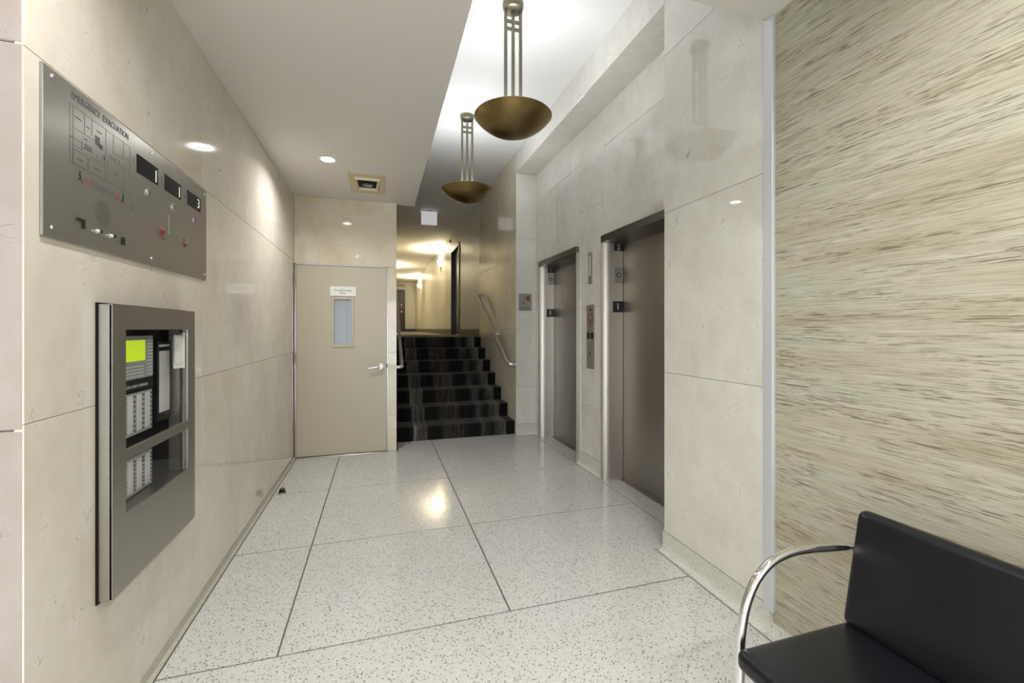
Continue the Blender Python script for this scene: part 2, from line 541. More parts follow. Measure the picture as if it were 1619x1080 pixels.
# left stone wall ----------------------------------------------------
CY0, CY1, CZ0, CZ1 = 1.755, 2.35, .53, 1.43      # niche for the recessed alarm cabinet
bm = B(-1.3, LX - .02, 1.45, CY0, 0, CEIL)
box(bm, -1.3, LX - .02, CY1, DY + .3, 0, CEIL)
box(bm, -1.3, LX - .02, CY0, CY1, 0, CZ0); box(bm, -1.3, LX - .02, CY0, CY1, CZ1, CEIL)
box(bm, -1.3, -.95, CY0, CY1, CZ0, CZ1)
wl = obj('wall_left', bm, GROUT)
tag(wl, 'polished cream marble slab wall carrying the evacuation panel', 'wall', kind='structure')
slabs(wl, 'x', LX, -.02, [(1.43, 2.6, 2.105, CEIL), (2.6, 3.85, 2.105, CEIL), (3.85, DY, 2.105, CEIL),
                          (2.6, 3.85, 1.135, 2.105), (3.85, DY, 1.135, 2.105),
                          (2.6, 3.85, .035, 1.135), (3.85, DY, .035, 1.135)], MARB)
# slabs cut round the cabinet niche
for pts in ([(1.43 + G, .035), (2.0 - G, .035), (2.0 - G, CZ0), (CY0, CZ0), (CY0, 1.135 - G), (1.43 + G, 1.135 - G)],
            [(2.0 + G, .035), (2.6 - G, .035), (2.6 - G, 1.135 - G), (CY1, 1.135 - G), (CY1, CZ0), (2.0 + G, CZ0)],
            [(1.43 + G, 1.135 + G), (CY0, 1.135 + G), (CY0, CZ1), (CY1, CZ1), (CY1, 1.135 + G), (2.6 - G, 1.135 + G), (2.6 - G, 2.105 - G), (1.43 + G, 2.105 - G)]):
    obj('stone_slab', prism(pts, 'x', LX - .02, LX), MARB, wl, sm=False)
wp = obj('wall_pier', B(-4.2, LX - .004, 1.45, 1.75, 0, CEIL), GROUT)
tag(wp, 'pinkish stone end face of the left wall beyond the corner', 'wall', kind='structure')
slabs(wp, 'y', 1.43, .02, [(-1.9, LX - .001, 0, 1.12), (-1.9, LX - .001, 1.12, 2.11), (-1.9, LX - .001, 2.11, CEIL),
                           (-3.0, -1.9, 0, 1.12), (-3.0, -1.9, 1.12, 2.11), (-3.0, -1.9, 2.11, CEIL),
                           (-4.1, -3.0, 0, 1.12), (-4.1, -3.0, 1.12, 2.11), (-4.1, -3.0, 2.11, CEIL)], MARBP, .003)
bb = prism([(LX - .02, 0), (LX + .022, 0), (LX + .006, .008), (LX + .001, .03), (LX - .02, .035)], 'y', 1.44, DY)
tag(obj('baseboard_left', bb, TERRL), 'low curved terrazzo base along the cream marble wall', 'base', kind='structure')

# wall with the service door -------------------------------------------
DX0, DX1, DZ = -.862, .092, 2.078
bm = B(-1.3, STX - .02, DY + .02, DY + .3, DZ, CEIL + .9)
box(bm, DX1, STX - .02, DY + .02, 7.6, 0, HIGH)
wb = obj('wall_back', bm, GROUT)
tag(wb, 'cream marble wall above and beside the beige door', 'wall', kind='structure')
slabs(wb, 'y', DY, .02, [(LX, STX, DZ, CEIL), (DX1, STX, 0, .40), (DX1, STX, .40, 1.115), (DX1, STX, 1.115, DZ)], MARBY)
slabs(wb, 'x', STX, -.02, [(DY, 6.3, 0, 1.115), (6.3, 7.6, 0, 1.115), (DY, 6.3, 1.115, 2.1), (6.3, 7.6, 1.115, 2.1), (DY, 6.3, 2.1, HIGH), (6.3, 7.6, 2.1, HIGH)], MARB)

# lift wall ------------------------------------------------------------
E1 = (4.13, 5.26)      # lift openings with their frames
E2 = (2.46, 3.605)
EH = 2.235
bm = B(EX + .02, EX + .45, 2.2, 5.7, EH, HIGH)
box(bm, EX + .02, EX + .45, E2[1], E1[0], 0, EH); box(bm, EX + .02, EX + .45, E1[1], 5.7, 0, EH); box(bm, EX + .02, EX + .45, 2.2, E2[0], 0, EH)
we = obj('wall_right', bm, GROUT)
tag(we, 'pale marble wall holding the two lifts', 'wall', kind='structure')
SOFZ = 3.41
slabs(we, 'x', EX, .02, [(E1[1], 5.42, .13, .62), (E1[1], 5.42, .62, 1.595), (E1[1], 5.42, 1.595, EH),
                         (E2[1], E1[0], .13, .62), (E2[1], E1[0], .62, 1.595), (E2[1], E1[0], 1.595, 2.565), (E2[1], E1[0], 2.565, SOFZ),
                         (E1[0], 5.42, EH, 3.06), (E1[0], 5.42, 3.06, SOFZ), (2.33, E2[1], EH, 3.06), (2.33, E2[1], 3.06, SOFZ),
                         (2.33, E2[0], 0, EH)], MARBG)
# fascia and soffit over the lifts
bm = B(RX + .02, EX + .4, 2.33, 5.44, SOFZ + .02, HIGH + .1)
ws = obj('wall_fascia', bm, GROUT)
tag(ws, 'marble bulkhead running above the lifts', 'wall', kind='structure')
slabs(ws, 'x', RX, .02, [(2.33, 3.6, SOFZ, HIGH), (3.6, 4.9, SOFZ, HIGH), (4.9, 5.42, SOFZ, HIGH)], MARBG)
for a, b in ((2.335, 3.6), (3.6, 4.9), (4.9, 5.418)):
    obj('stone_slab', B(RX + .001, EX + .02, a + G, b - G, SOFZ, SOFZ + .02), MARBG, ws)
# far pillar and stair wall
bm = B(RX + .02, EX + .4, 5.44, 7.6, 0, HIGH)
wst = obj('wall_stair', bm, GROUT)
tag(wst, 'marble pillar and stair side wall past the lifts', 'wall', kind='structure')
slabs(wst, 'y', 5.42, .02, [(RX + .003, EX, .14, .62), (RX + .003, EX, .62, 1.595), (RX + .003, EX, 1.595, 2.56), (RX + .003, EX, 2.56, SOFZ)], MARBG)
slabs(wst, 'x', RX, .02, [(5.42, 6.45, 0, 1.38), (6.45, 7.6, 0, 1.38), (5.42, 6.45, 1.38, 2.35), (6.45, 7.6, 1.38, 2.35), (5.42, 6.45, 2.35, HIGH), (6.45, 7.6, 2.35, HIGH)], MARBY)
# near pillar
bm = B(RX + .02, EX + .4, 1.59, 2.31, 0, HIGH)
wn = obj('wall_pillar', bm, GROUT)
tag(wn, 'broad grey-white marble pillar between lift and woven wallcovering', 'wall', kind='structure')
slabs(wn, 'x', RX, .02, [(1.59, 2.33, .12, 1.11), (1.59, 2.33, 1.11, 2.10), (1.59, 2.33, 2.10, 3.08), (1.59, 2.33, 3.08, HIGH)], MARBG)
slabs(wn, 'y', 2.33, -.02, [(RX + .022, EX, .12, 1.11), (RX + .022, EX, 1.11, 2.10), (RX + .022, EX, 2.10, SOFZ)], MARBG)
# terrazzo bases on the right
def base_strip(name, prof, axis, a0, a1, label, sh):
    tag(obj(name, prism(prof, axis, a0, a1), TERRB), label, 'base', kind='structure')
bp_ = lambda x, h: [(x + .03, 0), (x - .028, 0), (x - .012, .007), (x - .003, .022), (x + .0005, .05), (x + .0005, h), (x + .03, h)]
base_strip('baseboard_pillar', bp_(RX, .117), 'y', 1.56, 2.345, 'curved terrazzo base under the marble pillar', 0)
base_strip('baseboard_right', bp_(RX + .012, .117), 'y', -6, 1.56, 'terrazzo base below the woven wallcovering', 0)
base_strip('baseboard_lift', bp_(EX, .127), 'y', E2[1], E1[0], 'terrazzo base between the two lifts', 0)
base_strip('baseboard_far', [(5.45, 0), (5.395, 0), (5.408, .007), (5.417, .022), (5.4195, .05), (5.4195, .138), (5.45, .138)], 'x', RX + .001, EX, 'terrazzo base below the far pillar', 0)
base_strip('baseboard_jamb', bp_(EX, .127), 'y', E1[1], 5.42, 'short terrazzo base beside the far lift frame', 0)

# woven wallcovering wall
wg = obj('wall_wallcovering', B(RX + .012, RX + .35, -6, 1.555, 0, CEIL), GRASS)
tag(wg, 'wall in horizontal woven grass wallcovering behind the black bench', 'wall', kind='structure')
bm = B(RX - .004, RX + .03, 1.542, 1.592, .095, CEIL, bev=.002, seg=1)
tag(obj('trim_1', bm, ALU), 'narrow pale metal strip between marble pillar and wallcovering', 'trim', kind='structure')

# ceilings ---------------------------------------------------------------
bm = B(-4.2, .385, 1.58, 5.215, CEIL, CEIL + .12)
bm2 = box(bm, -4.2, 2.2, -6.2, 1.58, CEIL, CEIL + .12)
ce = obj('ceiling', bm, SOFF)
tag(ce, 'low warm white lobby ceiling with recessed lights', 'ceiling', kind='structure')
bm = B(.365, .385, 1.56, 5.215, CEIL + .12, HIGH + .02)
box(bm, .385, 2.1, 1.56, 1.58, CEIL + .12, HIGH + .02)
box(bm, STX - .02, .385, 5.195, 5.215, CEIL, HIGH + .02)
tag(obj('ceiling_step', bm, PAINT), 'white step up from the low ceiling to the raised ceiling', 'ceiling', kind='structure')
ch = obj('ceiling_raised', B(.15, 2.5, 1.5, 22.3, HIGH, HIGH + .1), PAINT)
tag(ch, 'raised white ceiling over the lift lobby and corridor', 'ceiling', kind='structure')

# unseen rest of the lobby: side wall, and open street front added for daylight -----
tag(obj('wall_lobby_side', B(-4.25, -4.1, -6.2, 1.5, 0, CEIL), CORW), 'cream painted side wall of the front lobby', 'wall', kind='structure')
bm = B(-4.2, 1.8, -6.2, -6.05, 2.45, CEIL); box(bm, -4.2, -3.4, -6.2, -6.05, 0, 2.45); box(bm, 1.2, 1.8, -6.2, -6.05, 0, 2.45)
tag(obj('wall_front', bm, CORW), 'front wall around the wide street opening added for daylight', 'wall', kind='structure')
bm = bmesh.new()
for x in (-3.4, -2.25, -1.1, .05, 1.14): box(bm, x, x + .06, -6.15, -6.09, 0, 2.45)
box(bm, -3.4, 1.2, -6.15, -6.09, 2.39, 2.45); box(bm, -3.4, 1.2, -6.15, -6.09, 0, .08)
tag(obj('added_street_front', bm, SATIN), 'metal framed open street front added to let daylight into the lobby', 'window', kind='structure')

# ------------------------------------------------------------------ corridor
fc = obj('floor_corridor', B(.1, RX + .1, 7.49, 22.2, LAND - .2, LAND), CORCARP)
tag(fc, 'grey-brown carpeted corridor floor at the top of the stairs', 'floor', kind='structure')
bm = B(RX, RX + .3, 7.6, 9.62, LAND - .2, HIGH); box(bm, RX, RX + .3, 10.66, 22.3, LAND - .2, HIGH); box(bm, RX, RX + .3, 9.62, 10.66, 3.25, HIGH)
tag(obj('wall_corridor_right', bm, CORW), 'cream painted right wall of the upper corridor', 'wall', kind='structure')
tag(obj('wall_corridor_left', B(-.1, STX, 7.6, 22.3, LAND - .2, HIGH), CORW), 'cream painted left wall of the upper corridor', 'wall', kind='structure')
tag(obj('wall_corridor_end', B(-.1, 2.0, 22.1, 22.3, LAND - .2, HIGH), CORW), 'cream end wall of the corridor', 'wall', kind='structure')
bm = B(RX - .012, RX + .01, 7.6, 9.55, LAND, LAND + .14, bev=.002, seg=1); box(bm, RX - .012, RX + .01, 10.73, 22.1, LAND, LAND + .14, bev=.002, seg=1)
tag(obj('baseboard_corridor', bm, DKBASE), 'dark skirting along the upper corridor wall', 'base', kind='structure')
tag(obj('baseboard_end', B(1.2, RX - .012, 22.085, 22.11, LAND, LAND + .14), DKBASE), 'dark skirting across the corridor end wall', 'base', kind='structure')
# dark door in the side of the corridor
d4 = empty('door_4', (RX, 10.14, LAND), 'dark brown door in the right corridor wall', 'door', kind='structure')
bm = B(RX - .02, RX + .2, 9.56, 9.63, LAND, 3.31, bev=.003, seg=1); box(bm, RX - .02, RX + .2, 10.65, 10.72, LAND, 3.31, bev=.003, seg=1); box(bm, RX - .02, RX + .2, 9.63, 10.65, 3.24, 3.31, bev=.003, seg=1)
obj('door_frame', bm, BLACK, d4)
lf = obj('door_leaf', B(RX + .06, RX + .1, 9.63, 10.65, LAND + .01, 3.24), DKDOOR, d4)
obj('door_knob', lathe([(0, 0), (.028, 0), (.028, -.01), (.012, -.014), (.012, -.04), (.028, -.05), (.02, -.065), (0, -.066)], (RX + .06, 9.71, LAND + 1.0), 20, 'x'), SATIN, lf)
# end door
d5 = empty('door_5', (1.0, 22.1, LAND), 'dark door closing the far end of the corridor', 'door', kind='structure')
bm = B(.55, .62, 22.0, 22.1, LAND, 3.30); box(bm, 1.13, 1.20, 22.0, 22.1, LAND, 3.30); box(bm, .62, 1.13, 22.0, 22.1, 3.23, 3.30)
obj('door_frame', bm, BLACK, d5)
obj('door_leaf', B(.62, 1.13, 22.03, 22.08, LAND, 3.23), DKDOOR, d5)
for z in (2.22, 2.55):
    obj('lock', lathe([(0, 0), (.035, 0), (.03, -.03), (0, -.035)], (1.03, 22.03, z), 16, 'y'), WHITE, d5)
vt = empty('air_vent', (.95, 22.1, 3.42), 'small white slatted vent above the end door of the corridor', 'vent')
bm = B(.66, 1.22, 22.07, 22.1, 3.42, 3.45); box(bm, .66, 1.22, 22.07, 22.1, 3.57, 3.60); box(bm, .66, .69, 22.07, 22.1, 3.45, 3.57); box(bm, 1.19, 1.22, 22.07, 22.1, 3.45, 3.57)
obj('frame', bm, WHITE, vt)
obj('backing', B(.69, 1.19, 22.09, 22.1, 3.45, 3.57), BLACKM, vt)
for k in range(4): obj('slat', B(.69, 1.19, 22.075, 22.09, 3.462 + k * .029, 3.475 + k * .029), WHITE, vt)
tag(obj('door_stop_boss', lathe([(0, 0), (.035, 0), (.035, -.012), (.02, -.03), (0, -.032)], (RX, 10.85, 3.56), 20, 'x'), BLACK, base=True), 'small round dark fitting on the wall above the dark corridor door', 'fitting')

# wall sconces
def sconce(x, y, z, s, label, power):
    """s: -1 faces -x (right wall), +1 faces +x"""
    e = empty('wall_sconce', (x, y, z - .15), label, 'sconce', 'corridor wall sconces')
    # half-cone shade, open at the top, with a metal point below
    def half(prof, ra):
        bm = bmesh.new(); rings = []
        for r, h in prof:
            rings.append([bm.verts.new((x + s * (r * math.sin(math.pi * k / 16) + .004), y + ra * r * math.cos(math.pi * k / 16), z + h)) for k in range(17)])
        for i in range(len(rings) - 1):
            for k in range(16): bm.faces.new((rings[i][k], rings[i][k + 1], rings[i + 1][k + 1], rings[i + 1][k]))
        bmesh.ops.solidify(bm, geom=bm.faces[:], thickness=.004)
        return bm
    obj('shade', half([(.105, .10), (.082, .02), (.05, -.04)], 1.0), SCONCE, e)
    obj('metal_point', half([(.054, -.04), (.03, -.12), (.005, -.22)], 1.0), SATIN, e)
    obj('wall_plate', B(min(x, x + s * .006), max(x, x + s * .006), y - .06, y + .06, z - .12, z + .08), SATIN, e)
    ld = bpy.data.lights.new('sconce_light', 'AREA'); ld.shape = 'DISK'; ld.size = .13; ld.energy = power; ld.color = (1, .86, .58)
    lo = bpy.data.objects.new('sconce_light', ld); COL.objects.link(lo); lo.parent = e
    lo.location = (s * .07, 0, .15 + .085); lo.rotation_euler = (R(180), 0, 0)
sconce(RX, 12.6, 3.22, -1, 'lit white half-cone sconce on the corridor wall, nearer to the dark side door', 34)
sconce(RX, 19.6, 3.22, -1, 'lit white half-cone sconce further down the corridor, near the end wall', 46)
sconce(STX, 16.2, 3.22, 1, 'lit sconce on the left corridor wall, mostly hidden behind the marble corner', 46)

# hanging box sign
SIGNW = emit('backlit_sign_white', (.86, .84, .88), .22)
xs = empty('hanging_sign', (.925, 8.62, 3.39), 'blank white box sign hanging from the raised ceiling above the stairs', 'sign')
obj('sign_box', B(.775, 1.075, 8.57, 8.64, 3.405, 3.655, bev=.006), SIGNW, xs)
obj('mount', B(.87, .98, 8.575, 8.635, 3.655, HIGH, bev=.003), SATIN, xs)
for s in (-1, 1): obj('lamp_head', lathe([(0, 0), (.02, 0), (.03, .03), (.03, .035), (0, .035)], (.925 + s * .165, 8.60, 3.62), 16, 'z'), WHITE, xs)

# ------------------------------------------------------------------ stairs
st = empty('staircase', (.94, 5.48, 0), 'seven dark striped carpeted steps rising to the corridor', 'stairs', kind='structure')
RISE, TREAD, SY = LAND / 7, .333, 5.48
for k in range(7):
    y0 = SY + k * TREAD; z1 = (k + 1) * RISE; z0 = 0 if k == 0 else k * RISE - .02
    y1 = y0 + TREAD + .1 if k < 6 else y0 + .10
    r = .022
    pf = [(y1, z0), (y0, z0)]
    # rounded nosing wrapped in carpet
    pf += [(y0, z1 - .05)] + [(y0 - .012 + r - r * math.cos(a), z1 - r + r * math.sin(a)) for a in [i * math.pi / 2 / 6 for i in range(7)]] + [(y1, z1)]
    stp = obj('carpeted_step', prism(pf, 'x', STX + .002, RX - .002), CARPET, st)

# handrails
def handrail(xr, xw, label):
    h = empty('handrail', (xr, 6.4, .9), label, 'handrail', 'stair handrails')
    s = 1 if xw > xr else -1
    pts = [(xw, 5.46, .915), (xr, 5.46, .918), (xr, 5.60, .955), (xr, 7.36, 1.957), (xw, 7.37, 1.96)]
    obj('rail', tube(fillet(pts, [.05, .12, .05], 8), .0225, n=16), RAILM, h)
    for y in (6.33, 7.22):
        z = .955 + (y - 5.6) * (1.957 - .955) / 1.76
        b = obj('bracket', tube(fillet([(xr, y, z - .012), (xr, y, z - .06), (xw - s * .004, y, z - .07)], .03, 6), .007, n=10), SATIN, h)
        obj('flange', disc((xw - s * .006, y, z - .07), .036, s * .006, 'x'), SATIN, b)
    for y, z in ((5.46, .915), (7.37, 1.96)):
        obj('flange', disc((xw - s * .005, y, z), .038, s * .005, 'x'), SATIN, h)
handrail(1.622, RX, 'satin metal handrail on the right stair wall beside the far pillar')
handrail(.262, STX, 'satin metal handrail on the left stair wall behind the beige door corner')

# ------------------------------------------------------------------ service door
d1 = empty('door_1', ((DX0 + DX1) / 2, DY, 0), 'beige painted flush service door with narrow vision pane, closed', 'door', kind='structure')
bm = B(DX0, DX0 + .010, DY - .006, DY + .1, 0, DZ); box(bm, DX1 - .012, DX1, DY - .006, DY + .1, 0, DZ); box(bm, DX0, DX1, DY - .006, DY + .1, DZ - .012, DZ)
obj('door_frame', bm, STEEL, d1)
leaf0, leaf1 = DX0 + .014, DX1 - .016
gx0, gx1, gz0, gz1 = -.472, -.296, 1.213, 1.70
bm = B(leaf0, gx0, DY - .004, DY + .04, .012, DZ - .016); box(bm, gx1, leaf1, DY - .004, DY + .04, .012, DZ - .016)
box(bm, gx0, gx1, DY - .004, DY + .04, .012, gz0); box(bm, gx0, gx1, DY - .004, DY + .04, gz1, DZ - .016)
leaf = obj('door_leaf', bm, DOORP, d1, sm=False)
fx0, fx1, fz0, fz1 = -.502, -.268, 1.18, 1.73
bm = B(fx0, gx0, DY - .014, DY - .003, fz0, fz1, bev=.003, seg=1); box(bm, gx1, fx1, DY - .014, DY - .003, fz0, fz1, bev=.003, seg=1)
box(bm, gx0 - .004, gx1 + .004, DY - .014, DY - .003, fz0, gz0, bev=.003, seg=1); box(bm, gx0 - .004, gx1 + .004, DY - .014, DY - .003, gz1, fz1, bev=.003, seg=1)
vf = obj('vision_frame', bm, DOORP, leaf)
obj('pane', B(gx0 - .004, gx1 + .004, DY + .008, DY + .014, gz0 - .004, gz1 + .004), FROST, leaf)
sg = obj('door_sign', B(-.512, -.247, DY - .0165, DY - .0142, 1.737, 1.842, bev=.001, seg=1), PAPER, d1)
sg['label'] = 'small white paper sign with two lines of black print'
bm = text_bm('IO mail/Concierge', .030, (-.38, DY - .017, 1.801), (1, 0, 0), (0, 0, 1), wide=.80)
text_bm('office', .028, (-.385, DY - .017, 1.770), (1, 0, 0), (0, 0, 1), bm=bm)
obj('lettering', bm, INK, sg, sm=False)
lv = obj('lever_handle', lathe([(0, 0), (.038, 0), (.036, -.014), (.018, -.018), (.016, -.05), (0, -.052)], (.016, DY - .004, .96), 24, 'y'), CHROME, d1)
obj('lever', tube(fillet([(.016, DY - .05, .96), (-.03, DY - .056, .958), (-.115, DY - .05, .944)], .04, 6), [.011] * 2 + [.010] * 4 + [.009] * 5, n=12) if False else tube(fillet([(.016, DY - .05, .96), (-.03, DY - .056, .958), (-.115, DY - .05, .944)], .04, 6), .0105, n=12), CHROME, lv)
obj('strike', B(.074, .087, DY - .0075, DY - .003, .945, .985), BLACK, d1)
for z in (1.883, 1.067, .296):
    hg = obj('hinge', tube([(DX0 + .004, DY - .012, z - .055), (DX0 + .004, DY - .012, z + .055)], .008, n=12), STEELJ, d1)
    obj('knuckle_joints', tube([(DX0 + .004, DY - .012, z - .02), (DX0 + .004, DY - .012, z - .016)], .0086, tube([(DX0 + .004, DY - .012, z + .016), (DX0 + .004, DY - .012, z + .02)], .0086, n=12), n=12), BLACK, hg)
obj('threshold', prism([(DY - .03, 0), (DY - .022, .008), (DY + .05, .008), (DY + .05, 0)], 'x', DX0, DX1), DKSTEEL, d1)
tag(obj('closet_back', B(-1.2, STX, DY + .3, DY + .34, 0, CEIL), BLACKM), 'dark wall inside the room behind the service door', 'wall', kind='structure')

# rubber-tipped door stop on the floor
dsr = empty('door_stop', (-.785, 4.08, 0), 'small dark dome door stop on the terrazzo near the left wall', 'door stop')
obj('dome', lathe([(0, .045), (.012, .042), (.022, .03), (.026, .012), (.03, .0), (0, 0)], (-.785, 4.08, 0), 20), DKSTEEL, dsr)
obj('rubber_bumper', B(-.80, -.77, 4.05, 4.062, .008, .036, bev=.004), BLACKM, dsr)

# ------------------------------------------------------------------ lifts
def lift(o0, o1, name, label, car, keyz):
    """o0..o1: outer frame extent along y"""
    e = empty(name, (2.05, (o0 + o1) / 2, 0), label, 'lift door', kind='structure')
    xf, xd, top = 1.948, 2.145, 2.15
    def jamb(yo, s):     # s=+1: jamb at the far end, opening towards -y
        P = [(EX + .06, yo), (xf + .002, yo)] + [(xf + .10 * (1 - math.cos(t)), yo - s * .049 * math.sin(t)) for t in [q * math.pi / 24 for q in range(1, 13)]] + [ (xd - .002, yo - s * .058), (xd - .002, yo + s * .03), (EX + .06, yo + s * .03)]
        return P
    # jamb prisms
    for yo, s in ((o1, 1), (o0, -1)):
        j = obj('jamb', prism(jamb(yo, s), 'z', 0, top + .02), STEELJ, e)
        if s == 1: jm = j
    hp = [(xf - .002, top + .022), (xf - .002, EH), (EX + .06, EH), (xd, EH), (xd, top), (xd - .03, top)]
    obj('head', prism(hp, 'y', o0, o1, bev=.0015, seg=1), DKSTEEL, e)
    pn = obj('door_panel', B(xd, xd + .03, o0 + .06, o1 - .061, .006, top + .02), STEELV, e)
    obj('shadow_gap', B(xd - .001, xd + .02, o1 - .0625, o1 - .050, 0, top), BLACKM, e)
    obj('sill', B(xd - .04, xd + .05, o0 + .05, o1 - .05, -.01, .003), STEELV, e)
    yj = lambda x: o1 - .049 - max(0, x - xf - .10) / (xd - .102 - xf) * .009    # surface of the far jamb
    def jplate(name, x0, x1, z0, z1, m, t=.003):
        P = [(x0, yj(x0) + .002), (x1, yj(x1) + .002), (x1, yj(x1) - t), (x0, yj(x0) - t)]
        return obj(name, prism(P, 'z', z0, z1), m, jm, sm=False)
    a = jplate('floor_number_plate', 2.045, 2.142, 1.532, 1.634, BLACK)
    y = yj(2.093) - .0036
    obj('numeral', text_bm('1', .085, (2.093, y, 1.583), (.999, -.046, 0), (0, 0, 1)), WHITE, a, sm=False)
    b = jplate('car_number_plate', 2.058, 2.142, 2.095, 2.16 if car == '2' else 2.165, BLACK)
    y = yj(2.1) - .0036
    obj('numeral', text_bm(car, .065, (2.1, y, 2.126), (.999, -.046, 0), (0, 0, 1)), WHITE, b, sm=False)
    k = jplate('key_switch_plate', 2.062, 2.142, keyz, keyz + .142, PLATEST)
    y = yj(2.1)
    ks = obj('key_switch', lathe([(0, 0), (.020, 0), (.020, -.006), (.011, -.006), (.011, -.004), (0, -.004)], (2.1, y - .003, keyz + .07), 24, 'y'), BLACK, k)
    obj('key_cylinder', disc((2.1, y - .0095, keyz + .07), .010, .006, 'y', 16), SATIN, k)
    return e
lift(E2[0], E2[1], 'door_2', 'nearer brushed steel lift door with plate 2 at the top of its frame', '2', 1.803)
lift(E1[0], E1[1], 'door_3', 'farther brushed steel lift door beside the far pillar', '1', 1.943)

# call station between the lifts
cs = empty('lift_call_station', (EX, 3.866, .99), 'tall steel lift call plate with red flame symbol between the lifts', 'call plate')
XF = EX - .006
obj('plate', B(XF, EX, 3.787, 3.945, .99, 1.615, bev=.002, seg=1), PLATEST, cs)
fl_ = [(0, -.09), (.028, -.055), (.05, -.01), (.052, .03), (.038, .06), (.034, .035), (.022, .05), (.012, .10), (0, .125), (-.012, .09), (-.02, .05), (-.034, .035), (-.04, .062), (-.052, .03), (-.05, -.01), (-.028, -.055)]
fo = obj('flame_symbol', prism([(3.866 - a, 1.475 + b * .95) for a, b in fl_], 'x', XF - .0012, XF), FLAME, cs, sm=False)
obj('flame_core', prism([(3.866 - a * .78, 1.468 + b * .78) for a, b in fl_], 'x', XF - .002, XF - .0012), PLATEST, fo, sm=False)
fl2 = [(a * .33, b * .40) for a, b in fl_]
obj('flame_tongue', prism([(3.866 - a, 1.452 + b) for a, b in fl2], 'x', XF - .0028, XF - .002), FLAME, fo, sm=False)
bm = B(XF - .001, XF, 3.80, 3.932, 1.562, 1.566); box(bm, XF - .001, XF, 3.84, 3.89, 1.572, 1.578); box(bm, XF - .001, XF, 3.84, 3.862, 1.362, 1.37); box(bm, XF - .001, XF, 3.87, 3.89, 1.362, 1.37)
tag(obj('printed_lines', bm, INK, cs, sm=False), kind='stuff')
for y0, y1 in ((3.80, 3.855), (3.877, 3.932)): obj('call_button', B(XF - .004, XF, y0, y1, 1.28, 1.345, bev=.002, seg=1), BLACK, cs)
obj('keyhole', disc((XF - .002, 3.875, 1.14), .011, .002, 'x'), BLACK, cs)
obj('keyhole_slot', B(XF - .002, XF, 3.869, 3.881, 1.12, 1.14), BLACK, cs)
hl = empty('lift_indicator', (EX, 3.873, 1.82), 'narrow vertical steel indicator strip above the lift call plate', 'indicator')
obj('plate', B(XF, EX, 3.834, 3.913, 1.82, 2.128, bev=.002, seg=1), PLATEST, hl)
ln = obj('lens', B(XF - .008, XF, 3.852, 3.895, 1.90, 2.10, bev=.005), ALU, hl)
for k in range(5): obj('louvre', B(XF - .010, XF - .007, 3.855, 3.892, 1.925 + k * .034, 1.932 + k * .034), PLATEST, ln)

# smoke/fire plate on far pillar
pp = empty('evacuation_plate', (1.826, 5.42, 1.62), 'small square steel notice plate with red mark on the far pillar', 'notice plate')
obj('plate', B(1.741, 1.912, 5.411, 5.42, 1.62, 1.838, bev=.003, seg=1), PLATEST, pp)
obj('frame_edge', prism([(1.741, 1.62), (1.912, 1.62), (1.912, 1.627), (1.741, 1.627)], 'y', 5.408, 5.412, prism([(1.741, 1.832), (1.912, 1.832), (1.912, 1.838), (1.741, 1.838)], 'y', 5.408, 5.412, prism([(1.741, 1.62), (1.747, 1.62), (1.747, 1.838), (1.741, 1.838)], 'y', 5.408, 5.412))), DKSTEEL, pp)
fg = obj('red_mark', B(1.838, 1.888, 5.409, 5.411, 1.748, 1.808), PINKM, pp)
for z in (1.790, 1.756): obj('mark_bar', B(1.838, 1.882, 5.408, 5.409, z, z + .008), BLACK, fg)
bm = bmesh.new()
for a, b, c_, d in ((1.81, 1.80, 1.825, 1.79), (1.815, 1.775, 1.83, 1.765), (1.80, 1.725, 1.815, 1.71), (1.79, 1.73, 1.796, 1.70), (1.83, 1.70, 1.84, 1.69)):
    box(bm, a, c_, 5.4095, 5.411, d, b)
for k in range(5): box(bm, 1.77 + k * .024, 1.788 + k * .024, 5.4095, 5.411, 1.645, 1.656)
tag(obj('printed_figure', bm, INK, pp, sm=False), kind='stuff')

# ------------------------------------------------------------------ emergency evacuation panel
ep = empty('evacuation_board', (LX, 2.06, 1.632), 'brushed steel panel engraved EMERGENCY EVACUATION with floor plan and three displays', 'panel')
PX = LX + .008
obj('plate', B(LX + .0005, PX, 1.482, 2.635, 1.632, 2.096, bev=.001, seg=1), STEEL, ep)
for y, z in ((1.516, 2.076), (1.516, 1.66), (2.063, 2.073), (2.063, 1.66), (2.611, 2.072), (2.611, 1.661)):
    obj('screw', lathe([(0, .004), (.004, .0035), (.006, .001), (.0062, 0), (0, 0)], (PX, y, z), 16, 'x'), CHROME, ep)
T = dict(right=(0, 1, 0), up=(0, 0, 1))
obj('lettering', text_bm('EMERGENCY  EVACUATION', .030, (PX + .0003, 1.747, 2.066), depth=.0003, wide=.81, **T), ENGR, ep, sm=False)
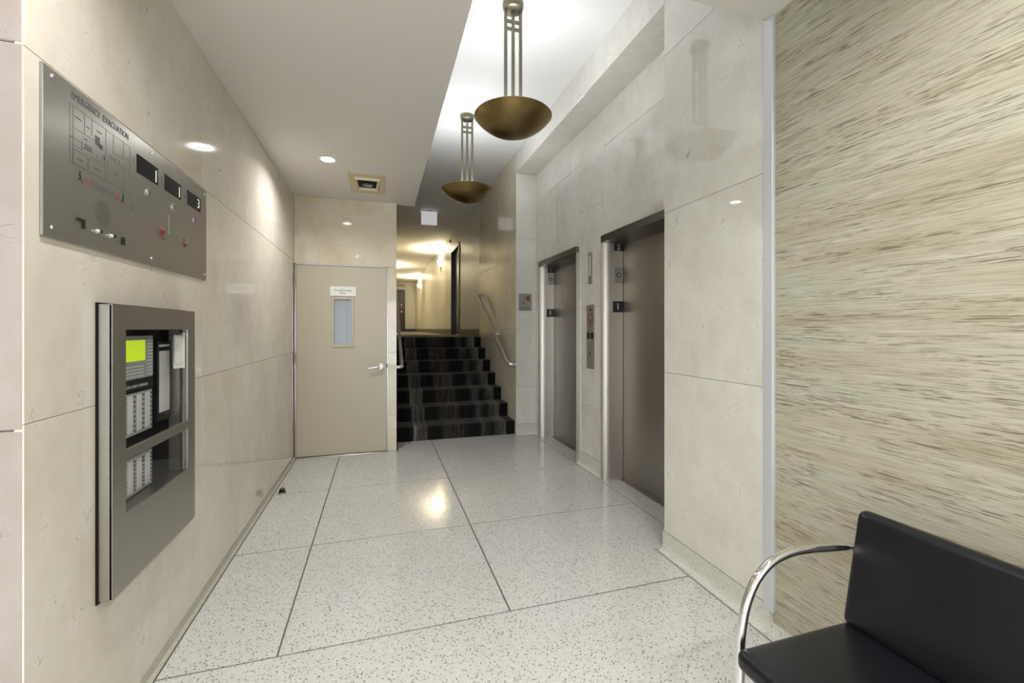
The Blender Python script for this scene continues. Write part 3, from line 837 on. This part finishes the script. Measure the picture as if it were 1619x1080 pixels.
# engraved plan
MY0, MY1, MZ0, MZ1 = 1.588, 1.907, 1.866, 2.036
bm = bmesh.new()
def ml(a, b, c_, d, w=.0011):
    y0, z0 = MY0 + a * (MY1 - MY0), MZ0 + b * (MZ1 - MZ0); y1, z1 = MY0 + c_ * (MY1 - MY0), MZ0 + d * (MZ1 - MZ0)
    box(bm, PX, PX + .0004, min(y0, y1) - w / 2, max(y0, y1) + w / 2, min(z0, z1) - w / 2, max(z0, z1) + w / 2)
def mr_(a, b, c_, d):
    ml(a, b, c_, b); ml(a, d, c_, d); ml(a, b, a, d); ml(c_, b, c_, d)
mr_(0, 0, 1, 1); ml(.045, 0, .045, 1); ml(.045, .64, .21, .64); ml(.21, .64, .21, 1); ml(.32, .70, .32, 1); ml(.55, .50, .55, 1); ml(.68, .64, .68, 1); ml(.87, .70, .87, 1)
ml(.045, .45, .172, .45); ml(.045, .33, .172, .33); mr_(.045, .02, .255, .26); mr_(.275, .02, .535, .25); ml(.575, .03, .575, .5); ml(.87, .03, .87, .5); ml(.575, .48, 1, .48); ml(.68, .64, .87, .64); ml(.87, .69, 1, .69)
ml(.172, .33, .172, .48); ml(.172, .38, .30, .38); ml(.21, .64, .37, .64); ml(.30, .30, .53, .30); ml(.40, .30, .40, .42); ml(.47, .30, .47, .42); ml(.53, .25, .53, .45); ml(.72, .48, .72, .60); ml(.79, .48, .79, .58); ml(.61, .56, .68, .56)
for a, b, c_ in ((.07, .84, .16), (.24, .80, .28), (.40, .86, .48), (.21, .56, .25), (.10, .13, .19), (.36, .13, .44), (.69, .25, .76), (.62, .52, .72), (.012, .45, .03)): ml(a, b, c_, b, .003)
for k in range(5): ml(.38, .60 + .035 * k, .44, .60 + .035 * k, .0045)
for k in range(3): ml(.44, .57 + .03 * k, .49, .57 + .03 * k, .0045)
for k in range(4): ml(.22 + .03 * k, .39, .22 + .03 * k, .46, .0045)
for k in range(3): ml(.51, .40 + .035 * k, .535, .40 + .035 * k, .004)
obj('floor_plan', bm, ENGR, ep, sm=False)
def arrow(y, z):
    return prism([(y, z - .019), (y + .012, z + .001), (y + .009, z + .004), (y + .003, z - .006), (y + .002, z + .019), (y - .002, z + .019), (y - .003, z - .006), (y - .009, z + .004), (y - .012, z + .001)], 'x', PX, PX + .0005)
obj('red_arrow', arrow(1.667, 1.833), PINKM, ep, sm=False); obj('red_arrow', arrow(1.83, 1.833), PINKM, ep, sm=False)
def runner(y, z, s):
    bm = disc((PX, y + s * .001, z + .016), .0035, .0006, 'x', 12)
    prism([(y - s * .002, z + .012), (y + s * .005, z + .011), (y + s * .003, z - .002), (y + s * .010, z - .010), (y + s * .008, z - .013), (y, z - .005), (y - s * .009, z - .016), (y - s * .012, z - .014), (y - s * .003, z)], 'x', PX, PX + .0006, bm)
    box(bm, PX, PX + .0006, y - .009, y + .006, z + .003, z + .006)
    return bm
obj('running_figure', runner(1.634, 1.836, -1), INK, ep, sm=False); obj('running_figure', runner(1.862, 1.836, 1), INK, ep, sm=False)
bm = bmesh.new()
for z in (1.8425, 1.8215): box(bm, PX, PX + .0004, 1.684, 1.816, z, z + .0012)
for y in (1.684, 1.8148): box(bm, PX, PX + .0004, y, y + .0012, 1.8215, 1.8437)
obj('caption_frame', bm, ENGR, ep, sm=False)
obj('lettering', text_bm('IN CASE OF FIRE USE EXIT STAIRS', .0105, (PX + .0003, 1.75, 1.8325), depth=.0003, wide=.72, **T), ENGR, ep, sm=False)
# speaker holes
bm = bmesh.new()
for ring, (r, n) in enumerate(((.0, 1), (.008, 6), (.016, 12), (.024, 17), (.032, 22), (.040, 26))):
    for k in range(n):
        a = 2 * math.pi * k / n + ring * .3
        disc((PX, 1.747 + r * math.cos(a), 1.755 + r * math.sin(a)), .0021, .0004, 'x', 8, bm)
tag(obj('speaker_holes', bm, BLACK, ep, sm=False), kind='stuff')
# displays
for (y0, y1, z0, z1), dig, num in (((1.954, 2.114, 1.962, 2.031), '1', '1'), ((2.173, 2.328, 1.963, 2.030), '1', '2'), ((2.398, 2.555, 1.965, 2.032), '3', '3')):
    w = obj('display_window', B(PX, PX + .0012, y0, y1, z0, z1), BLACKM, ep, sm=False)
    if dig == '1': obj('digit', B(PX + .0012, PX + .0018, y1 - .020, y1 - .013, z0 + .008, z1 - .014), DIGIT, w, sm=False)
    else: obj('digit', text_bm('3', .066, (PX + .0015, y1 - .027, (z0 + z1) / 2), depth=.0003, **T), DIGIT, w, sm=False)
    obj('numeral', text_bm(num, .030, (PX + .0003, y0 - .022, 1.995), depth=.0003, **T), ENGR, ep, sm=False)
    bz = obj('indicator_bezel', lathe([(.012, 0), (.0165, 0), (.0165, .002), (.012, .003)], (PX, (y0 + y1) / 2, 1.909), 24, 'x'), CHROME, ep)
    obj('indicator_lens', lathe([(0, .002), (.009, .0015), (.0125, 0), (0, 0)], (PX, (y0 + y1) / 2, 1.909), 24, 'x'), LENS, bz)
bm = B(PX, PX + .0006, 1.916, 1.918, 1.80, 1.838)
obj('key_symbol', text_bm('12', .030, (PX + .0003, 1.922, 1.82), depth=.0003, **T), ENGR, ep, sm=False); bm.free()
obj('lock_bracket', prism([(1.618, 1.712), (1.652, 1.712), (1.652, 1.684), (1.641, 1.684), (1.641, 1.703), (1.618, 1.703)], 'x', PX, PX + .004), BLACK, ep, sm=False)
for y in (1.714, 1.788):
    kn = obj('push_knob', lathe([(0, .012), (.0055, .012), (.0065, .010), (.0065, .002), (.008, 0), (0, 0)], (PX, y, 1.691), 16, 'x'), CHROME, ep)
    obj('knob_cap', lathe([(0, .015), (.0055, .0145), (.0068, .011), (0, .011)], (PX, y, 1.691), 16, 'x'), BLACK, kn)
obj('socket', B(PX, PX + .004, 1.852, 1.870, 1.674, 1.701, bev=.001, seg=1), BLACK, ep)
obj('flap_door', B(PX, PX + .0015, 2.212, 2.296, 1.787, 1.866), STEEL, ep)
rb = obj('alarm_button', lathe([(0, .010), (.009, .0095), (.0125, .007), (.0125, 0), (0, 0)], (PX, 2.146, 1.782), 24, 'x'), RED, ep)
obj('button_ring', lathe([(.0125, 0), (.018, 0), (.018, .003), (.0125, .004)], (PX, 2.146, 1.782), 24, 'x'), PINKM, rb)
obj('lettering', text_bm('PULL FOR HELP', .0085, (PX + .0003, 2.146, 1.753), depth=.0003, wide=.75, **T), PINKM, ep, sm=False)
rb = obj('alarm_button', lathe([(0, .009), (.007, .0085), (.010, .006), (.010, 0), (0, 0)], (PX, 2.366, 1.768), 24, 'x'), RED, ep)
obj('lettering', text_bm('FIRE', .018, (PX + .0003, 2.364, 1.79), depth=.0003, wide=.7, **T), PINKM, ep, sm=False)

# ------------------------------------------------------------------ recessed fire alarm cabinet
fa = empty('fire_alarm_cabinet', (LX, 2.05, .50), 'steel fire alarm cabinet with green screen behind two glazed windows', 'cabinet')
XC = -.827
y0, y1, z0, z1 = 1.728, 2.385, .50, 1.46
# frame door with two windows
bm = bmesh.new()
wy0, wy1 = 1.806, 2.31
for a in ((y0, wy0, z0, z1), (wy1, y1, z0, z1), (wy0, wy1, 1.377, z1), (wy0, wy1, .93, .966), (wy0, wy1, z0, .747)):
    box(bm, XC - .008, XC, *a)
bmesh.ops.remove_doubles(bm, verts=bm.verts, dist=1e-5)
dr = obj('door_face', bm, CABST, fa, sm=False)
bm = B(LX + .004, XC - .001, y0, y0 + .012, z0, z1, bev=.002, seg=1); box(bm, LX + .004, XC - .001, y1 - .012, y1, z0, z1, bev=.002, seg=1)
box(bm, LX + .004, XC - .001, y0 + .012, y1 - .012, z0, z0 + .012); box(bm, LX + .004, XC - .001, y0 + .012, y1 - .012, z1 - .012, z1)
obj('door_edge', bm, CABST, fa)
obj('gasket', prism([(y0 - .006, z0 - .006), (y1 + .003, z0 - .006), (y1 + .003, z0 + .02), (y0 + .02, z0 + .02), (y0 + .02, z1 - .02), (y1 + .003, z1 - .02), (y1 + .003, z1 + .005), (y0 - .006, z1 + .005)], 'x', LX + .0005, LX + .006), BLACKM, fa)
for a, b in ((.745, .932), (.964, 1.379)):
    obj('pane', B(XC - .012, XC - .009, wy0 - .004, wy1 + .004, a, b), CLEAR, fa)
XI = -.90
box_ = B(XI - .012, XI - .008, CY0 + .004, CY1 - .004, CZ0 + .004, CZ1 - .004)
obj('back_panel', box_, BLACKM, fa)
for a in (CY1 - .02, CY0 + .004): obj('side_lining', B(XI - .01, LX + .004, a, a + .016, CZ0 + .004, CZ1 - .004), CABST, fa)
obj('shelf', B(XI - .008, XC - .012, CY0 + .02, CY1 - .02, .735, .742), DKSTEEL, fa)
md = obj('control_module', B(XI - .008, XI, 1.90, 2.168, 1.185, 1.353, bev=.002, seg=1), GREYM, fa)
lc = obj('screen_bezel', B(XI, XI + .004, 1.925, 2.105, 1.247, 1.343, bev=.0015, seg=1), GREYM, md)
obj('screen', B(XI + .003, XI + .0047, 1.932, 2.094, 1.256, 1.336), LCD, lc)
key = B(XI, XI + .004, 0, .011, 0, .007, bev=.001, seg=1)
kme = obj('key', key, LIGHTG, md)
kme.location = Vector((0, 0, 0)) 
kmesh = kme.data
kpos = [(1.925 + i * .0185, 1.193 + j * .0125) for j in range(4) for i in range(9)] + [(2.115 + i * .016, 1.195 + j * .0135) for j in range(11) for i in range(3)]
for i, (a, b) in enumerate(kpos):
    q = kme if i == 0 else kme.copy()
    if i: COL.objects.link(q); q.parent = md
    q.location = (0, a, b)
ofs = kmesh   # mesh verts are relative to the cabinet root; shift so that (y, z) are the key's own corner
kmesh.transform(Matrix.Translation(Vector((0, 0, 0))))
obj('lettering', text_bm('DIGITAL VOICE COMMAND', .0155, (XI + .0005, 2.035, 1.158), depth=.0004, wide=.92, **T), LIGHTG, fa, sm=False)
obj('title_strip', B(XI - .008, XI, 1.90, 2.168, 1.14, 1.182), BLACK, fa)
def strips(za, zb):
    sm_ = obj('switch_module', B(XI - .008, XI, 1.90, 2.160, za, zb, bev=.001, seg=1), GREYM, fa)
    for k in range(4):
        ya = 1.912 + k * .064
        obj('label_card', B(XI, XI + .002, ya, ya + .034, za + .012, zb - .008), LIGHTG, sm_, sm=False)
        bm = bmesh.new()
        n = 8
        for i in range(n):
            zz = za + .016 + (zb - za - .03) * i / (n - 1)
            disc((XI, ya + .043, zz), .0024, .003, 'x', 8, bm); disc((XI, ya + .051, zz), .0017, .003, 'x', 8, bm)
        tag(obj('lamps_and_switches', bm, BLACK, sm_), kind='stuff')
strips(.972, 1.133)
strips(.725 + .02, .885)
obj('printer_slot', B(XI - .008, XI + .002, 2.20, 2.318, .985, 1.325), BLACK, fa)
obj('printer_strip', B(XI + .002, XI + .005, 2.214, 2.306, 1.022, 1.285, bev=.001, seg=1), LIGHTG, fa)
obj('printer_bar', B(XI + .002, XI + .006, 2.212, 2.306, 1.303, 1.312), LIGHTG, fa)
# folded notes hanging inside the window
fn = empty('folded_notes', (-.85, 2.29, 1.21), 'folded white paper notes hanging inside the alarm cabinet window', 'paper')
for k, (xa, ya, xb, yb) in enumerate(((-.838, 2.306, -.868, 2.272), (-.845, 2.309, -.874, 2.282), (-.841, 2.300, -.862, 2.267))):
    pts = [(xa, ya), (xb, yb), (xb - .0015, yb + .0012), (xa - .0015, ya + .0014)]
    obj('sheet', prism(pts, 'z', 1.205 + .01 * k, 1.358), PAPER, fn, sm=False)
obj('clip', B(-.872, -.836, 2.268, 2.306, 1.352, 1.362), SATIN, fn)

# ------------------------------------------------------------------ pendants
def pendant():
    c = Vector((.905, 2.955, 0))
    e = empty('pendant_lamp', (c.x, c.y, HIGH), 'nearer and larger-looking bronze bowl pendant on three thin rods', 'pendant lamp', 'bronze bowl pendants')
    RZ = 2.878    # rim height
    D, Rb = .135, .272
    Rs = (Rb * Rb + D * D) / (2 * D)      # sphere of which the bowl is a cap
    am = math.asin(Rb / Rs)
    prof = [(Rs * math.sin(am * k / 14), (Rs - D) - Rs * math.cos(am * k / 14)) for k in range(15)]
    prof[0] = (0, -D)
    inner = [(max(r - .006, 0), h + .007) for r, h in prof[::-1]]
    bw = obj('bowl', lathe(prof + [(.275, .003), (.272, .007)] + inner[1:], (c.x, c.y, RZ), 72), BRONZE, e)
    obj('canopy', lathe([(0, -.052), (.052, -.052), (.067, -.045), (.074, -.03), (.075, 0), (0, 0)], (c.x, c.y, HIGH), 40), BRONZE2, e)
    for dx in (-.055, 0, .055):
        obj('rod', B(c.x + dx - .0105, c.x + dx + .0105, c.y - .0105, c.y + .0105, RZ - .115, HIGH - .03, bev=.002, seg=1), BRONZE2, e)
    for z in (3.50, 3.553):
        obj('crossbar', B(c.x - .058, c.x + .058, c.y - .007, c.y + .007, z - .011, z + .011, bev=.002, seg=1), BRONZE2, e)
    obj('socket_plate', disc((c.x, c.y, RZ - .118), .06, .02, 'z'), BRONZE2, e)
    for a in range(3):
        t = 2 * math.pi * a / 3 + .5
        obj('bulb', lathe([(0, .05), (.018, .045), (.026, .025), (.02, .0), (.012, -.02), (0, -.02)], (c.x + .10 * math.cos(t), c.y + .10 * math.sin(t), RZ - .065), 16), LAMPON, e)
    ld = bpy.data.lights.new('pendant_light', 'AREA'); ld.shape = 'DISK'; ld.size = .34; ld.energy = PEND; ld.color = (.93, .965, 1.0)
    lo = bpy.data.objects.new('pendant_light', ld); COL.objects.link(lo); lo.parent = e
    lo.location = (0, 0, RZ - .012 - HIGH); lo.rotation_euler = (R(180), 0, 0)
    return e
PEND = 5.6
p1 = pendant()
p2 = p1.copy(); COL.objects.link(p2); p2.location = (.905, 4.645, HIGH)
p2['label'] = 'farther bronze bowl pendant, hanging nearest the stairs'
for ch_ in list(p1.children):
    q = ch_.copy(); COL.objects.link(q); q.parent = p2

# ------------------------------------------------------------------ recessed lights
DOWN = 8.5
def downlight(x, y, label, power):
    e = empty('recessed_downlight', (x, y, CEIL), label, 'downlight', 'round recessed ceiling lights')
    obj('trim_ring', lathe([(.052, -.001), (.068, -.004), (.074, -.001), (.074, .0), (.052, .0)], (x, y, CEIL), 36), WHITE, e)
    obj('lens', disc((x, y, CEIL - .0022), .052, .002, 'z', 36), LAMPON, e)
    ld = bpy.data.lights.new('downlight_beam', 'AREA'); ld.shape = 'DISK'; ld.size = .10; ld.energy = power; ld.spread = R(150); ld.color = (1, .98, .95)
    lo = bpy.data.objects.new('downlight_beam', ld); COL.objects.link(lo); lo.parent = e; lo.location = (0, 0, -.006)
downlight(-.415, 3.95, 'bright round recessed light in the low ceiling in front of the beige door', DOWN)
downlight(-.42, 1.15, 'round recessed light in the low ceiling above the evacuation panel', DOWN)
downlight(1.0, .45, 'round recessed light in the low ceiling above the bench', DOWN)
downlight(.95, -.55, 'added unseen round recessed light over the camera end of the bench', DOWN)  # out of view, added for more light at the near end
for i, (x, y, w) in enumerate(((-.42, -1.65, 'behind the viewpoint, towards the middle'), (1.0, -2.0, 'behind the viewpoint, by the wallcovering'), (-2.6, -1.5, 'over the open left side of the lobby'), (-2.6, -3.8, 'farther along the open left side of the lobby'), (-.42, -3.6, 'near the street front, in the middle'), (1.0, -3.8, 'near the street front, by the wallcovering'))):
    downlight(x, y, 'added unseen round recessed light in the low ceiling ' + w, DOWN * 2.2)  # unseen lobby lights, added to brighten the room and its reflections

# square recessed accent light (unlit)
al = empty('recessed_accent_light', (-.111, 4.51, CEIL), 'unlit square recessed lamp with yellowed trim in the low ceiling', 'accent light')
ax0, ax1, ay0, ay1 = -.278, .056, 4.21, 4.81
def ring(x0, x1, yy0, yy1, i0, i1, j0, j1, za, zb):
    bm = B(x0, i0, yy0, yy1, za, zb); box(bm, i1, x1, yy0, yy1, za, zb); box(bm, i0, i1, yy0, j0, za, zb); box(bm, i0, i1, j1, yy1, za, zb)
    return bm
obj('trim_plate', ring(ax0, ax1, ay0, ay1, -.222, .0, 4.32, 4.66, CEIL - .004, CEIL), YELT, al)
# sloping inner frame
bm = bmesh.new()
o_ = [(-.228, 4.312), (.009, 4.312), (-.012, 4.668), (-.215, 4.668)]; i_ = [(-.205, 4.36), (-.018, 4.36), (-.034, 4.62), (-.192, 4.62)]
vo_ = [bm.verts.new((x, y, CEIL - .004)) for x, y in o_]; vt_ = [bm.verts.new((x, y, CEIL - .022)) for x, y in [((a[0] + b[0]) / 2, (a[1] + b[1]) / 2) for a, b in zip(o_, i_)]]; vi_ = [bm.verts.new((x, y, CEIL - .006)) for x, y in i_]
for k in range(4):
    bm.faces.new((vo_[k], vo_[(k + 1) % 4], vt_[(k + 1) % 4], vt_[k])); bm.faces.new((vt_[k], vt_[(k + 1) % 4], vi_[(k + 1) % 4], vi_[k]))
obj('inner_frame', bm, CREAMT, al, sm=False)
obj('housing', B(-.215, -.01, 4.34, 4.64, CEIL - .0055, CEIL - .001), BLACKM, al)
lp = obj('lamp_reflector', lathe([(.034, 0), (.042, -.008), (.046, -.008), (.044, 0), (.034, 0)], (-.112, 4.50, CEIL - .006), 28), SATIN, al)
obj('lamp_face', disc((-.112, 4.50, CEIL - .0075), .034, .002, 'z'), BLACK, lp)
obj('lamp_yoke', B(-.19, -.03, 4.583, 4.59, CEIL - .012, CEIL - .006), SATIN, al)

# ------------------------------------------------------------------ bench
bn = empty('bench', (1.28, .45, 0), 'black leather two-seat bench with chrome tube arms against the wallcovering', 'bench')
BY0, BY1 = -.22, 1.045
def cushion(name, pts, bev):
    bm = prism(pts, 'y', BY0, BY1, bev=bev, seg=5)
    return obj(name, bm, LEATH, bn)
def soft(x0, x1, z0, z1, nx=26, ny=48, nz=6, r=.026, crown=.010, seam=None):
    """upholstered slab: a superellipse cross-section with rounded rim and slightly crowned faces"""
    bm = bmesh.new()
    cx, cy, cz = (x0 + x1) / 2, (BY0 + BY1) / 2, (z0 + z1) / 2
    hx, hy, hz = (x1 - x0) / 2, (BY1 - BY0) / 2, (z1 - z0) / 2
    bmesh.ops.create_cube(bm, size=2.0)
    es = [e for e in bm.edges]
    bmesh.ops.subdivide_edges(bm, edges=es, cuts=1, use_grid_fill=True)
    bmesh.ops.subdivide_edges(bm, edges=bm.edges[:], cuts=15, use_grid_fill=True)
    for v in bm.verts:
        p = v.co
        # spread the grid so that the rounding is resolved near the rims
        q = Vector((math.copysign(abs(math.sin(p.x * math.pi / 2)), p.x), math.copysign(abs(math.sin(p.y * math.pi / 2)) ** .8, p.y), math.copysign(abs(math.sin(p.z * math.pi / 2)), p.z)))
        w = Vector((q.x * hx, q.y * hy, q.z * hz))
        c = Vector((max(-hx + r, min(hx - r, w.x)), max(-hy + r, min(hy - r, w.y)), max(-hz + r, min(hz - r, w.z))))
        d = w - c
        if d.length > 1e-9: w = c + d.normalized() * r
        cr = crown * max(0, 1 - (w.x / hx) ** 2) * max(0, 1 - (w.y / hy) ** 4)
        w.z += math.copysign(cr, w.z) if abs(w.z) > hz * .5 else 0
        v.co = Vector((cx, cy, cz)) + w
    return bm
obj('seat_cushion', soft(1.005, 1.46, .375, .437, r=.024), LEATH, bn)
bm = soft(1.43, 1.80, .43, .485, r=.026, crown=.006)      # built flat, then leaned back about its lower edge
a = R(78.5)
for v in bm.verts:
    dx, dz = v.co.x - 1.43, v.co.z - .485
    # local x runs up the back, local z runs forwards
    v.co.x = 1.424 + dx * math.cos(a) - dz * math.sin(a)
    v.co.z = .43 + dx * math.sin(a) + dz * math.cos(a)
obj('back_cushion', bm, LEATH, bn)
for y in (BY1 + .024, BY0 - .024):
    path = fillet([(1.66, y, .014), (1.06, y, .014), (1.048, y, .67), (1.27, y, .676), (1.53, y, .648)], [.03, .20, .3], 12)
    path = fillet([(1.64, y, .014), (1.055, y, .014), (1.048, y, .3), (1.052, y, .44), (1.068, y, .528), (1.105, y, .604), (1.165, y, .654), (1.25, y, .672), (1.34, y, .668), (1.52, y, .65)], [.05, .3, .3, .2, .2, .2, .3, .4], 5)
    fr = obj('tube_frame', tube(path, .0138, n=18), CHROME, bn)
    obj('foot_glide', disc((1.60, y, 0), .011, .006, 'z'), BLACKM, fr)
    ys = -1 if y > 0.4 else 1
    obj('bolt', tube([(1.055, y, .405), (1.055, y + ys * .03, .405)], .008, n=10), CHROME, fr)
    obj('bolt', tube([(1.515, y, .65), (1.515, y + ys * .03, .65)], .008, n=10), CHROME, fr)
obj('seat_rail', tube([(1.07, BY0 - .02, .368), (1.07, BY1 + .02, .368)], .010, n=12), CHROME, bn)
obj('rear_rail', tube([(1.60, BY0 - .02, .016), (1.60, BY1 + .02, .016)], .010, n=12), CHROME, bn)
